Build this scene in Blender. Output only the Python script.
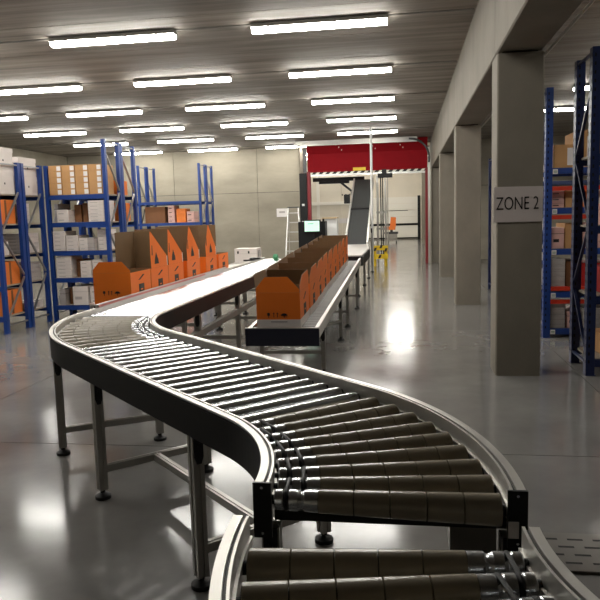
import bpy, math, random
from mathutils import Vector, Matrix
random.seed(7)
PI = math.pi
for o in list(bpy.data.objects): bpy.data.objects.remove(o)
sc = bpy.context.scene
COL = sc.collection

# ------------------------------------------------------------ camera, world, exposure
CAM_H, YAW, PITCH, ROLL, FPX = 1.55, 0.153766, 0.1201095, -0.0276252, 685.745
f = Vector((-math.sin(YAW)*math.cos(PITCH), math.cos(YAW)*math.cos(PITCH), -math.sin(PITCH)))
r = Vector((math.cos(YAW), math.sin(YAW), 0)); u = r.cross(f)
c_, s_ = math.cos(ROLL), math.sin(ROLL)
r2 = c_*r+s_*u; u2 = -s_*r+c_*u
cd = bpy.data.cameras.new('camera'); cam = bpy.data.objects.new('camera', cd); COL.objects.link(cam)
cam.matrix_world = Matrix(((r2.x, u2.x, -f.x, 0), (r2.y, u2.y, -f.y, 0), (r2.z, u2.z, -f.z, CAM_H), (0, 0, 0, 1)))
cd.sensor_width = 36; cd.sensor_fit = 'HORIZONTAL'; cd.lens = 36*FPX/600; cd.clip_start = .05; cd.clip_end = 200
sc.camera = cam
w = bpy.data.worlds.new('world'); sc.world = w; w.use_nodes = True
w.node_tree.nodes['Background'].inputs[0].default_value = (.9, .95, 1, 1)
w.node_tree.nodes['Background'].inputs[1].default_value = .02
vs = sc.view_settings
vs.view_transform = 'Standard'; vs.look = 'None'; vs.gamma = 1; vs.use_curve_mapping = False
vs.exposure = 0.0
LAMP = 53.0          # emission of the tube diffusers

# ------------------------------------------------------------ materials
def lin(c): return tuple((x/12.92 if x <= .04045 else ((x+.055)/1.055)**2.4) for x in [v/255 for v in c])+(1,)
MATS = {}
def mat(name, rgb, rough=.5, metal=0, var=0, scale=8, stretch=(1, 1, 1), bump=0, bscale=None, rvar=0, spec=.5, coat=0):
    m = bpy.data.materials.new(name); m.use_nodes = True; MATS[name] = m
    nt = m.node_tree; b = nt.nodes['Principled BSDF']
    col = lin(rgb)
    b.inputs['Base Color'].default_value = col; b.inputs['Roughness'].default_value = rough
    b.inputs['Metallic'].default_value = metal; b.inputs['Specular IOR Level'].default_value = spec
    b.inputs['Coat Weight'].default_value = coat; b.inputs['Coat Roughness'].default_value = .12
    if var or bump or rvar:
        g = nt.nodes.new('ShaderNodeNewGeometry'); mp = nt.nodes.new('ShaderNodeMapping'); mp.inputs['Scale'].default_value = stretch
        nt.links.new(g.outputs['Position'], mp.inputs[0])
        n = nt.nodes.new('ShaderNodeTexNoise'); n.inputs['Scale'].default_value = scale; n.inputs['Detail'].default_value = 6 if name != 'floor' else 5; n.inputs['Roughness'].default_value = .62
        nt.links.new(mp.outputs[0], n.inputs[0])
        if var:
            rp = nt.nodes.new('ShaderNodeValToRGB')
            rp.color_ramp.elements[0].position = .3; rp.color_ramp.elements[1].position = .7
            rp.color_ramp.elements[0].color = tuple(max(0, x*(1-var)) for x in col[:3])+(1,)
            rp.color_ramp.elements[1].color = tuple(min(1, x*(1+var)) for x in col[:3])+(1,)
            nt.links.new(n.outputs[0], rp.inputs[0]); nt.links.new(rp.outputs[0], b.inputs['Base Color'])
        if rvar:
            mr = nt.nodes.new('ShaderNodeMapRange'); mr.inputs[1].default_value = .3; mr.inputs[2].default_value = .7
            mr.inputs[3].default_value = max(.02, rough-rvar); mr.inputs[4].default_value = rough+rvar
            nt.links.new(n.outputs[0], mr.inputs[0]); nt.links.new(mr.outputs[0], b.inputs['Roughness'])
        if bump:
            n2 = nt.nodes.new('ShaderNodeTexNoise'); n2.inputs['Scale'].default_value = bscale or scale*4; n2.inputs['Detail'].default_value = 5
            nt.links.new(mp.outputs[0], n2.inputs[0])
            bp = nt.nodes.new('ShaderNodeBump'); bp.inputs['Strength'].default_value = bump; bp.inputs['Distance'].default_value = .02
            nt.links.new(n2.outputs[0], bp.inputs['Height']); nt.links.new(bp.outputs[0], b.inputs['Normal'])
    return m
def emit(name, rgb, s):
    m = bpy.data.materials.new(name); m.use_nodes = True; MATS[name] = m
    b = m.node_tree.nodes['Principled BSDF']; b.inputs['Base Color'].default_value = (.8, .8, .8, 1)
    b.inputs['Emission Color'].default_value = lin(rgb); b.inputs['Emission Strength'].default_value = s
    return m
M = MATS
mat('floor', (120, 118, 115), .15, var=.17, scale=1.3, rvar=.035, bump=.02, bscale=2.5, spec=.5)
mat('concrete', (124, 117, 105), .8, var=.16, scale=1.6, stretch=(1, 1, .6), bump=.08, bscale=30)
mat('wall', (150, 143, 128), .85, var=.22, scale=.9, stretch=(.5, 1, 1.4), bump=.05, bscale=12)
mat('ceiling', (142, 135, 126), .75, var=.42, scale=3.5, stretch=(.12, 1.6, 1), bump=.25, bscale=10)
mat('joint', (52, 48, 44), .9)
mat('alu', (196, 194, 190), .33, metal=.9)
mat('alu_rail', (205, 202, 196), .38, metal=.65)
mat('leg_alu', (165, 162, 156), .35, metal=.85)
mat('steel', (222, 224, 226), .26, metal=1)
mat('zinc', (200, 203, 206), .27, metal=1, var=.06, scale=30)
mat('sleeve', (146, 137, 120), .22, var=.02, scale=20)
mat('black', (16, 16, 17), .5, spec=.3)
mat('black_panel', (18, 17, 18), .6, spec=.25)
mat('rubber', (16, 16, 16), .6)
mat('navy', (24, 26, 46), .45)
mat('orange', (230, 114, 18), .55, var=.03, scale=5)
mat('kraft', (118, 91, 61), .75, var=.06, scale=9)
mat('kraft_box', (186, 142, 92), .7, var=.07, scale=6)
mat('kraft_dark', (120, 78, 46), .7, var=.08, scale=6)
mat('white_box', (214, 206, 200), .6, var=.04, scale=6)
mat('grey_box', (172, 166, 162), .65, var=.06, scale=6)
mat('pink_box', (214, 170, 160), .6, var=.04, scale=6)
mat('orange_box', (222, 120, 46), .55, var=.05, scale=6)
mat('red_box', (170, 28, 24), .5)
mat('ink', (24, 20, 18), .6)
mat('paper', (225, 220, 218), .7)
mat('sign_paper', (196, 186, 182), .7)
mat('rack_blue', (22, 58, 128), .4)
mat('rack_blue_dark', (18, 34, 78), .4)
mat('rack_red', (196, 52, 28), .45)
mat('brace', (150, 150, 150), .4, metal=.7)
mat('shelf', (150, 140, 125), .7)
mat('red_door', (136, 12, 22), .8, spec=.2, var=.06, scale=3)
mat('red_guide', (128, 14, 26), .5)
mat('red_strip', (196, 120, 112), .5)
mat('hazard_white', (220, 215, 200), .6)
mat('yellow', (226, 190, 30), .5)
mat('belt', (46, 48, 47), .6, spec=.3)
mat('belt_dark', (34, 36, 35), .6, spec=.3)
mat('roller_grey', (120, 118, 116), .4, metal=.5)
mat('panel_white', (236, 232, 222), .55)
mat('panel_beige', (226, 218, 202), .75, var=.05, scale=1)
mat('white_paint', (228, 228, 226), .4)
mat('housing', (120, 116, 110), .5)
mat('green', (60, 130, 90), .5)
mat('desk', (196, 170, 132), .5)
mat('dark_steel', (70, 70, 70), .4, metal=.6)
mat('grate', (110, 106, 100), .4, metal=.7)
mat('slot', (12, 12, 12), .8)
emit('lamp', (255, 252, 244), LAMP)
emit('screen', (120, 225, 180), .75)

# ------------------------------------------------------------ mesh helpers
class MB:
    def __init__(s): s.v = []; s.f = []; s.mi = []
    def add(s, vs_, fs, mi=0):
        n = len(s.v); s.v += [tuple(p) for p in vs_]
        for k in fs: s.f.append([n+i for i in k]); s.mi.append(mi)
        return s
    def box(s, x0, x1, y0, y1, z0, z1, mi=0):
        return s.add([(x0,y0,z0),(x1,y0,z0),(x1,y1,z0),(x0,y1,z0),(x0,y0,z1),(x1,y0,z1),(x1,y1,z1),(x0,y1,z1)],
            [(3,2,1,0),(4,5,6,7),(0,1,5,4),(1,2,6,5),(2,3,7,6),(3,0,4,7)], mi)
    def cbox(s, c, d, mi=0): return s.box(c[0]-d[0]/2, c[0]+d[0]/2, c[1]-d[1]/2, c[1]+d[1]/2, c[2]-d[2]/2, c[2]+d[2]/2, mi)
    def bar(s, p, q, w, h, up=(0, 0, 1), mi=0):
        p = Vector(p); q = Vector(q); d = (q-p).normalized(); a = d.cross(Vector(up))
        if a.length < 1e-4: a = d.cross(Vector((1, 0, 0)))
        a.normalize(); b = a.cross(d); vs_ = []
        for e in (p, q):
            for i, j in ((-1,-1),(1,-1),(1,1),(-1,1)): vs_.append(e+a*i*w/2+b*j*h/2)
        return s.add(vs_, [(0,1,2,3),(7,6,5,4),(0,4,5,1),(1,5,6,2),(2,6,7,3),(3,7,4,0)], mi)
    def cyl(s, p, q, r0, r1=None, n=16, caps=True, mi=0):
        p = Vector(p); q = Vector(q); d = (q-p).normalized(); r1 = r0 if r1 is None else r1
        a = d.orthogonal().normalized(); b = d.cross(a); vs_ = []
        for e, rr in ((p, r0), (q, r1)):
            for i in range(n):
                t = 2*PI*i/n; vs_.append(e+(a*math.cos(t)+b*math.sin(t))*rr)
        fs = [(i, (i+1) % n, n+(i+1) % n, n+i) for i in range(n)]
        if caps: fs += [tuple(reversed(range(n))), tuple(range(n, 2*n))]
        return s.add(vs_, fs, mi)
    def rings(s, prof, n=20, mi=0, caps=True):
        # prof: list of (x, radius, zcentre): a turned shape along local X
        vs_ = []; fs = []
        for (x, rr, zc) in prof:
            for i in range(n):
                t = 2*PI*i/n; vs_.append((x, math.cos(t)*rr, zc+math.sin(t)*rr))
        for k in range(len(prof)-1):
            for i in range(n):
                j = (i+1) % n; fs.append((k*n+i, (k+1)*n+i, (k+1)*n+j, k*n+j))
        if caps: fs += [tuple(range(n)), tuple(reversed(range((len(prof)-1)*n, len(prof)*n)))]
        return s.add(vs_, fs, mi)
    def prism(s, poly, fn, t0, t1, mi=0):
        # poly: 2D points, fn(a, b, t) -> 3D
        n = len(poly); vs_ = [fn(a, b, t0) for a, b in poly]+[fn(a, b, t1) for a, b in poly]
        return s.add(vs_, [tuple(reversed(range(n))), tuple(range(n, 2*n))]+[(i, (i+1) % n, n+(i+1) % n, n+i) for i in range(n)], mi)
    def sweep(s, pts, prof, mi=0):
        # pts: list of (pos2, left-normal2); prof closed polygon of (offset, z)
        n = len(prof); vs_ = []; fs = []
        for (p, nn) in pts:
            for o, z in prof: vs_.append((p[0]+nn[0]*o, p[1]+nn[1]*o, z))
        for k in range(len(pts)-1):
            for i in range(n):
                j = (i+1) % n; fs.append((k*n+i, k*n+j, (k+1)*n+j, (k+1)*n+i))
        fs += [tuple(reversed(range(n))), tuple(range((len(pts)-1)*n, len(pts)*n))]
        return s.add(vs_, fs, mi)
    def tube(s, pts, rad, n=8, closed=False, mi=0):
        pts = [Vector(p) for p in pts]; N = len(pts); vs_ = []; fs = []
        for k in range(N):
            a = pts[(k-1) % N] if (closed or k > 0) else pts[k]; b = pts[(k+1) % N] if (closed or k < N-1) else pts[k]
            d = (b-a).normalized(); x = d.cross(Vector((.13, .21, 1))).normalized(); y = x.cross(d)
            for i in range(n):
                t = 2*PI*i/n; vs_.append(pts[k]+(x*math.cos(t)+y*math.sin(t))*rad)
        for k in range(N if closed else N-1):
            for i in range(n):
                j = (i+1) % n; k2 = (k+1) % N; fs.append((k*n+i, k*n+j, k2*n+j, k2*n+i))
        return s.add(vs_, fs, mi)
    def mesh(s, name, mats, smooth=False):
        me = bpy.data.meshes.new(name); me.from_pydata(s.v, [], s.f)
        for m in (mats if isinstance(mats, (list, tuple)) else [mats]): me.materials.append(M[m])
        for p, i in zip(me.polygons, s.mi): p.material_index = i
        import bmesh
        bm = bmesh.new(); bm.from_mesh(me); bmesh.ops.recalc_face_normals(bm, faces=bm.faces); bm.to_mesh(me); bm.free()
        if smooth:
            for p in me.polygons: p.use_smooth = True
            try: me.set_sharp_from_angle(angle=math.radians(35))
            except Exception: pass
        return me
    def build(s, name, mats, parent=None, smooth=False):
        return put(s.mesh(name, mats, smooth), name, parent)
def put(me, name, parent=None, loc=None, rot=None):
    o = bpy.data.objects.new(name, me); COL.objects.link(o)
    if parent is not None: o.parent = parent
    if loc is not None: o.location = loc
    if rot is not None: o.rotation_euler = rot
    return o
def thing(name, label, cat, loc=(0, 0, 0), rz=0, group=None):
    o = bpy.data.objects.new(name, None); COL.objects.link(o); o.empty_display_size = .1
    o.location = loc; o.rotation_euler = (0, 0, rz); return tag(o, label, cat, group)
def tag(o, label, cat, group=None):
    o['label'] = label; o['category'] = cat
    if group: o['group'] = group
    return o
def struct(o): o['kind'] = 'structure'; return o
def B(*a): return MB().box(*a)

# ------------------------------------------------------------ shell
XL, XR, YN, YB, ZC = -11.8, 8.5, -5.0, 23.2, 3.9
FAR_Y, FAR_XL, FAR_XR = 44.0, -9.0, 1.35
floor = struct(B(XL-.2, XR+.2, YN-.2, FAR_Y+.2, -.2, -.004).build('floor', 'joint'))
slabs = {}
def slab(x0, x1, y0, y1):
    B(x0+.004, x1-.004, y0+.004, y1-.004, -.05, 0).build('floor_slab', 'floor', floor)
xs = [XL, -6.6, -.35+.0, 1.9, XR]
xs = [XL, -8.2, -3.6, 1.62, XR]
ys = [YN, -.4, 4.4, 9.2, 14.0, 18.8, YB]
for i in range(len(xs)-1):
    for j in range(len(ys)-1): slab(xs[i], xs[i+1], ys[j], ys[j+1])
slab(FAR_XL, FAR_XR, YB, 33.6); slab(FAR_XL, FAR_XR, 33.6, FAR_Y)

ceiling = struct(B(XL-.2, XR+.2, YN-.2, YB+.3, ZC+.02, ZC+.25).build('ceiling', 'joint'))
y = -6.3
while y < YB:
    a, b = max(y, YN), min(y+1.3, YB)
    if b > a: B(XL, XR, a+.006, b-.006, ZC, ZC+.06).build('ceiling_plank', 'ceiling', ceiling)
    y += 1.3
def wall_y(name, x0, x1, y0, y1, z0, z1, m='wall'):
    return struct(B(x0, x1, y0, y1, z0, z1).build(name, m))
# back wall: recessed core with panels proud of it
DX0, DX1, DTOP = -3.05, .84, 3.88           # doorway in the back wall
wb = struct(MB().box(XL, DX0-.25, YB+.03, YB+.3, 0, ZC).box(DX1+.45, XR, YB+.03, YB+.3, 0, ZC).build('wall_back', 'joint'))
for x0, x1 in ((XL, -7.9), (-7.9, -4.95), (-4.95, DX0-.25), (DX1+.45, 4.6), (4.6, XR)):
    for z0, z1 in ((0, 2.42), (2.42, ZC)):
        B(x0+.006, x1-.006, YB, YB+.05, z0+.006, z1-.006).build('wall_panel', 'wall', wb)
wl = struct(B(XL-.3, XL-.03, YN, YB, 0, ZC).build('wall_left', 'joint'))
for j in range(5):
    y0 = YN+j*(YB-YN)/5; y1 = YN+(j+1)*(YB-YN)/5
    for z0, z1 in ((0, 2.42), (2.42, ZC)):
        B(XL-.05, XL, y0+.006, y1-.006, z0+.006, z1-.006).build('wall_panel', 'wall', wl)
struct(B(XR, XR+.3, YN, YB, 0, ZC).build('wall_right', 'wall'))
struct(B(XL, XR, YN-.3, YN, 0, ZC).build('wall_near', 'wall'))
# the hall beyond the doorway
struct(B(FAR_XL, FAR_XR, FAR_Y, FAR_Y+.3, 0, 5).build('wall_far', 'panel_beige'))
struct(B(FAR_XR, FAR_XR+.3, YB+.3, FAR_Y, 0, 5).build('wall_far_right', 'wall'))
struct(B(FAR_XL-.3, FAR_XL, YB+.3, FAR_Y, 0, 5).build('wall_far_left', 'panel_beige'))
struct(B(FAR_XL, FAR_XR, YB+.3, FAR_Y, 5, 5.2).build('ceiling_far', 'panel_beige'))
struct(B(DX0-.3, DX1+.5, YB+.31, YB+.5, 3.9, 5).build('wall_lintel', 'wall'))

# columns and beam
CX0, CX1 = .84, 1.25
def column(y0, label, extra=None):
    t = thing('concrete_column', label, 'column', (CX0, y0, 0), 0, 'row of concrete columns')
    wx, d, ch = CX1-CX0, .4, .012
    poly = [(ch, 0), (wx-ch, 0), (wx, ch), (wx, d-ch), (wx-ch, d), (ch, d), (0, d-ch), (0, ch)]
    MB().prism(poly, lambda a, b, t_: (a, b, t_), 0, 2.965).build('shaft', 'concrete', t)
    B(.05, wx-.05, .05, d-.05, 2.955, 2.985).build('bearing_pad', 'joint', t)
    return t
column(6.6, 'nearest concrete column, carrying the ZONE 2 sign')
column(11.78, 'second concrete column from the camera, behind the one with the sign')
column(16.97, 'third concrete column from the camera in the row under the beam')
column(22.1, 'farthest concrete column beside the red door frame')
bm_ = thing('concrete_beam', 'long pale concrete beam carried by the row of columns', 'beam', (CX0, 0, 2.985))
yb = [YN, 1.42, 6.6+.2, 11.78+.2, 16.97+.2, YB]
for a, b in zip(yb[:-1], yb[1:]):
    MB().prism([(.012, 0), (CX1-CX0-.012, 0), (CX1-CX0, .012), (CX1-CX0, ZC-2.985), (0, ZC-2.985), (0, .012)], lambda p, q, t_: (p, t_, q), a+.008, b-.008).build('beam_segment', 'concrete', bm_)
tag(MB().tube([(CX1+.03, YN+.1, 2.96), (CX1+.03, YB-.2, 2.96)], .012).cyl((CX1+.03, 9.0, 2.92), (CX1+.03, 9.02, 3.0), .02).build('cable_pipe', 'alu'), 'thin metal pipe running along the right edge of the beam', 'pipe')

# ------------------------------------------------------------ lamps
LROWS = [5.77, 8.51, 11.26, 14.0, 16.75, 19.43, 22.3]  # first row is added above the view to brighten the foreground
LCOLS = [-1.0, -3.61, -6.22, -8.8]
def lamp_meshes():
    L, W_ = 1.64, .16
    h = MB().prism([(-W_/2, .0), (W_/2, .0), (W_/2*.8, .045), (-W_/2*.8, .045)], lambda a, b, t: (t, a, b), -L/2, L/2)
    d = MB().prism([(-W_/2*.92, .0), (-W_/2*.8, -.035), (-W_/2*.45, -.052), (W_/2*.45, -.052), (W_/2*.8, -.035), (W_/2*.92, .0)], lambda a, b, t: (t, a, b), -L/2+.01, L/2-.01)
    k = MB().box(-.015, .015, -W_/2-.008, W_/2+.008, -.012, .012)
    hg = MB().cyl((0, 0, .045), (0, 0, .06), .03)
    return h.mesh('housing', 'housing'), d.mesh('diffuser', 'lamp', True), k.mesh('clip', 'housing'), hg.mesh('hanger', 'housing')
LM = lamp_meshes()
RN = ['added overhead', 'nearest visible', 'second', 'third', 'fourth', 'fifth', 'farthest']
CN = ['right', 'centre right', 'centre left', 'far left']
def lamp(x, y, label, group, z=3.84):
    t = thing('ceiling_light', label, 'ceiling light', (x, y, z), 0, group)
    put(LM[0], 'housing', t); put(LM[1], 'diffuser', t)
    for k in (-.6, -.2, .2, .6): put(LM[2], 'clip', t, (k, 0, 0))
    for k in (-.5, .5): put(LM[3], 'hanger', t, (k, 0, 0))
for j, y in enumerate(LROWS):
    for i, x in enumerate(LCOLS):
        if i == 0 and j == len(LROWS)-1: continue
        lb = 'lit tube light on the ceiling, %s row from the camera, %s column' % (RN[j], CN[i])
        lamp(x, y, lb, 'tube lights over the hall')
    o = MB().tube([(XL+.3, y, ZC-.012), (CX0-.02, y, ZC-.012)], .011, 6).build('cable_conduit', 'housing')
    tag(o, 'thin cable conduit on the ceiling along the %s row of tube lights' % RN[j], 'conduit', 'cable conduits along the light rows')
for x, y, lb in ((4.0, 14.0, 'lit tube light over the right-hand racks, the nearer visible one'), (4.0, 16.75, 'lit tube light over the right-hand racks, the farther visible one'),
                 (4.0, 11.26, 'added tube light over the right-hand racks, hidden behind the rack uprights'), (4.0, 8.51, 'added tube light over the red-beamed right rack, above the view'), (4.0, 5.77, 'added tube light in front of the right-edge rack, above the view')):  # these three are added, unseen, to brighten the right racks
    lamp(x, y, lb, 'tube lights over the right-hand racks')
for i, y in enumerate((25.5, 28.5, 31.5, 34.5, 37.5, 40.5)):  # lamps added out of sight to brighten the far hall
    for x, w_ in ((-.4, 'right'), (-3.2, 'middle'), (-6.0, 'left')):
        lamp(x, y, 'added tube light of the hall beyond the red door, %s in its %s column' % (['first', 'second', 'third', 'fourth', 'fifth', 'sixth'][i], w_), 'added tube lights beyond the door', 4.94)

# ------------------------------------------------------------ main roller conveyor
ZT = .826; W = .725
TH = math.radians(44.2); HT = math.tan(TH/2)
RIA = .90; RIB = 1.29; YEND = 12.6; XA = -.418; XB = -2.633; YS = 1.777     # bend radii, left rail outer x before / after, near end
cA = (XA-RIA, YS)
ycorner = YS+HT*RIA+(XA-XB)*math.tan(PI/2-TH)      # where the outer left rail lines would meet
cB = (XB+RIB+W, ycorner+HT*(RIB+W))
def path(n_arc=22):
    """list of (centre point, left normal, kind)"""
    P = []
    for i in range(n_arc+1):
        a = TH*i/n_arc; RC = RIA+W/2; P.append(((cA[0]+RC*math.cos(a), cA[1]+RC*math.sin(a)), (-math.cos(a), -math.sin(a))))
    for i in range(n_arc+1):
        a = TH*(1-i/n_arc); RC = RIB+W/2; P.append(((cB[0]-RC*math.cos(a), cB[1]-RC*math.sin(a)), (-math.cos(a), -math.sin(a))))
    P.append(((XB+W/2, YEND), (-1, 0)))
    return P
def rail_parts(pts, t, sides=(1, -1)):
    for sd in sides:
        # q: distance inward from the outer face
        def pr(lst): return [(sd*(W/2-q), z) for q, z in lst]
        MB().sweep(pts, pr([(.004, ZT-.012), (0, ZT-.004), (0, ZT), (.024, ZT), (.024, ZT-.01), (.033, ZT-.01), (.033, ZT), (.040, ZT), (.040, ZT-.052), (.047, ZT-.052), (.047, ZT-.075), (.036, ZT-.075), (.036, ZT-.145), (.010, ZT-.145), (.010, ZT-.012)])).build('side_rail', 'alu_rail', t)
        MB().sweep(pts, pr([(.0245, ZT-.011), (.0325, ZT-.011), (.0325, ZT-.0085), (.0245, ZT-.0085)])).build('groove_strip', 'black', t)
        MB().sweep(pts, pr([(.001, ZT-.155), (.0095, ZT-.155), (.0095, ZT-.013), (.001, ZT-.013)])).build('side_cover', 'black_panel', t)
conv = thing('roller_conveyor', 'long S-bent roller conveyor with black sides and aluminium rails in the foreground', 'conveyor')
PTS = path()
rail_parts(PTS, conv)
# roller meshes. straight roller along local X, centred
RTOP = ZT-.028
def straight_roller(L, rad, m_='steel'):
    s = MB().rings([(-L/2, rad*.82, 0), (-L/2+.006, rad, 0), (L/2-.006, rad, 0), (L/2, rad*.82, 0)], 20).mesh('roller', m_, True)
    b = [MB().cyl((e*L/2, 0, 0), (e*(L/2+.016), 0, 0), rad*.72, rad*.5, 12).mesh('roller_bearing', 'rubber', True) for e in (-1, 1)]
    return s, b
SR, SB = straight_roller(W-.125, .0265)
KT = .046        # growth of the radius per metre along a tapered roller
def tr(x): return .0285+KT*.5*(x-.06)
def taper_meshes():
    x0, x1, xe = .052, .175, W-.058
    p = []
    g = [.085, .128]
    xsamp = [x0, x0+.004]+[v for c in g for v in (c-.010, c-.005, c, c+.005, c+.010)]+[x1]
    for x in xsamp:
        rr = tr(x)
        if x == x0: rr -= .004
        for c in g:
            if abs(x-c) < .007: rr -= .004 if abs(x-c) > .003 else .006
        p.append((x, rr, -tr(x)))
    steel = MB().rings(p, 24).mesh('roller', 'zinc', True)
    segs = []; n = 5
    for i in range(n):
        a = x1+.0005+(xe-x1)*i/n; b = x1+(xe-x1)*(i+1)/n-.0012
        segs.append(MB().rings([(a, tr(a)-.0015, -tr(a)), (a+.0015, tr(a)+.0012, -tr(a)), (b-.0015, tr(b)+.0012, -tr(b)), (b, tr(b)-.0015, -tr(b))], 28).mesh('sleeve_segment', 'sleeve', True))
    br = MB().cyl((.036, 0, -tr(.05)), (.052, 0, -tr(.05)), .014, n=12).cyl((xe, 0, -tr(xe)), (W-.036, 0, -tr(xe)), .016, n=12)
    br.cyl((x1-.004, 0, -tr(x1)), (xe+.0, 0, -tr(xe)), .02, .03, 12)
    return steel, segs, br.mesh('axle', 'rubber', True), g
TS, TSEG, TB, TG = taper_meshes()
def taper_roller(t, c, ang, RI):
    """tapered roller on the ray from the curve centre c at angle ang"""
    p = (c[0]+RI*math.cos(ang), c[1]+RI*math.sin(ang), RTOP)
    o = put(TS, 'roller', t, p, (0, 0, ang))
    for s in TSEG: put(s, 'sleeve_segment', o)
    put(TB, 'axle', o)
    return o
def belt(t, c, a0, a1, g, RI):
    """round drive belt looping two neighbouring tapered rollers in a groove"""
    rr = tr(g)-.003; pts = []
    P0 = Vector((c[0]+(RI+g)*math.cos(a0), c[1]+(RI+g)*math.sin(a0), RTOP-tr(g)))
    P1 = Vector((c[0]+(RI+g)*math.cos(a1), c[1]+(RI+g)*math.sin(a1), RTOP-tr(g)))
    d = (P1-P0).normalized(); up = Vector((0, 0, 1))
    for i in range(9):
        th = PI/2+PI*i/8; pts.append(P0+d*math.cos(th)*rr+up*math.sin(th)*rr)
    for i in range(9):
        th = -PI/2+PI*i/8; pts.append(P1+d*math.cos(th)*rr+up*math.sin(th)*rr)
    MB().tube(pts, .0055, 6, True).build('drive_belt', 'rubber', t, True)
NA = 9
def curve_rollers(t, c, base, step, n, RI, off=.3):
    angs = [base+step*(i+off) for i in range(n)]
    for a in angs: taper_roller(t, c, a, RI)
    for i in range(n-1): belt(t, c, angs[i], angs[i+1], TG[i % 2], RI)
    return angs
curve_rollers(conv, cA, 0, TH/NA, NA, RIA)
curve_rollers(conv, cB, PI+TH, -TH/11, 11, RIB)
def st_roller(t, p, rz):
    o = put(SR, 'roller', t, (p[0], p[1], RTOP-.0265), (0, 0, rz)); [put(b, 'roller_bearing', o) for b in SB]
RC = RIA+W/2; RD = RIB+W/2
a_ = (cA[0]+RC*math.cos(TH), cA[1]+RC*math.sin(TH)); b_ = (cB[0]-RD*math.cos(TH), cB[1]-RD*math.sin(TH))
Ls = math.hypot(b_[0]-a_[0], b_[1]-a_[1]); n = int(Ls/.110)
for i in range(n):
    k = (i+.25)/n; st_roller(conv, (a_[0]+(b_[0]-a_[0])*k, a_[1]+(b_[1]-a_[1])*k), TH)
n = int((YEND-cB[1])/.105)
for i in range(n): st_roller(conv, (XB+W/2, cB[1]+.05+i*(YEND-cB[1]-.06)/n), 0)
# end plates at the near end
for x0, x1 in ((XA-.003, XA+.048), (XA+W-.048, XA+W+.003)):
    o = B(x0, x1, YS-.008, YS+.001, ZT-.155, ZT+.003).build('end_plate', 'black', conv)
    for z in (ZT-.14, ZT-.01): MB().cyl(((x0+x1)/2, YS-.012, z), ((x0+x1)/2, YS-.007, z), .004, n=10).build('screw', 'zinc', o, True)
B(XA+W-.047, XA+W-.02, YS-.012, YS-.0085, ZT-.125, ZT-.08).build('sticker', 'paper', conv)
B(XA+.04, XA+W-.04, YS+.075, YS+.09, ZT-.14, ZT-.11).build('cross_plate', 'black', conv)
# supports
def leg(t, x, y, top=ZT-.146, sz=.05, rz=PI/4):
    o = put(MB().prism([(-sz/2, -sz/2), (-.006, -sz/2), (-.006, -sz/2+.006), (.006, -sz/2+.006), (.006, -sz/2), (sz/2, -sz/2), (sz/2, -.006), (sz/2-.006, -.006), (sz/2-.006, .006), (sz/2, .006), (sz/2, sz/2), (.006, sz/2), (.006, sz/2-.006), (-.006, sz/2-.006), (-.006, sz/2), (-sz/2, sz/2), (-sz/2, .006), (-sz/2+.006, .006), (-sz/2+.006, -.006), (-sz/2, -.006)],
        lambda a, b, z: (a, b, z), .05, top).mesh('leg', 'leg_alu'), 'leg', t, (x, y, 0), (0, 0, rz))
    MB().rings([(-.0, .045, 0), (.018, .045, 0), (.026, .03, 0), (.034, .014, 0), (.055, .014, 0)], 18).build('foot', 'rubber', o, True).rotation_euler = (0, -PI/2, 0)
    br = MB().prism([(-.02, top-.10), (-.01, top-.13), (.01, top-.13), (.02, top-.10), (.02, top+.0), (-.02, top+.0)], lambda a, b, q: (a, q, b), -sz/2-.007, -sz/2-.001)
    br.cyl((0, -sz/2-.012, top-.05), (0, -sz/2-.006, top-.05), .008, n=10).build('bracket', 'black', o)
    return o
def crossbar(t, p, q, z, w_=.04): return MB().bar((p[0], p[1], z), (q[0], q[1], z), w_, w_).bar((p[0], p[1], z+w_/2+.001), (q[0], q[1], z+w_/2+.001), .012, .004).build('crossbar', 'leg_alu', t)
IN = W/2-.034
def across(c, nn): return (c[0]+nn[0]*IN, c[1]+nn[1]*IN), (c[0]-nn[0]*IN, c[1]-nn[1]*IN)
ns = (-math.cos(TH), -math.sin(TH))
def on_straight(xl):
    k = (xl-ns[0]*IN-a_[0])/(b_[0]-a_[0]); return across((a_[0]+(b_[0]-a_[0])*k, a_[1]+(b_[1]-a_[1])*k), ns)
ab = math.acos((cB[0]+2.30)/(RD+IN)); nb = (-math.cos(ab), -math.sin(ab))
ST = [(*across((cB[0]+RD*nb[0], cB[1]+RD*nb[1]), nb), ab), (*on_straight(-1.705), TH), (*on_straight(-.868), TH), (*across((XA+W/2, YS+.06), (-1, 0)), 0)]
for p, q, a in ST:
    leg(conv, *p, rz=a); leg(conv, *q, rz=a); crossbar(conv, p, q, .17)
mids = [((p[0]+q[0])/2, (p[1]+q[1])/2) for p, q, a in ST]
crossbar(conv, mids[1], mids[2], .17)
for y in (6.2, 7.75, 9.3, 10.9, 12.3):
    p, q = (XB+.034, y), (XB+W-.034, y); leg(conv, *p, rz=0); leg(conv, *q, rz=0); crossbar(conv, p, q, .17)
B(XB+W-.06, XB+W-.01, 5.6, 12.4, .45, .51).build('lower_rail', 'leg_alu', conv)
B(.12, .25, YS+.14, YS+.36, ZT-.25, ZT-.17).build('drive_box', 'grate', conv)
MB().box(XB+.002, XB+.03, 5.5, 9.8, ZT+.001, ZT+.028).build('guide_rail', 'alu_rail', conv)
MB().box(XB+.0305, XB+.034, 5.5, 8.7, ZT+.004, ZT+.022).build('guide_stripe', 'red_strip', conv)

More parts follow.
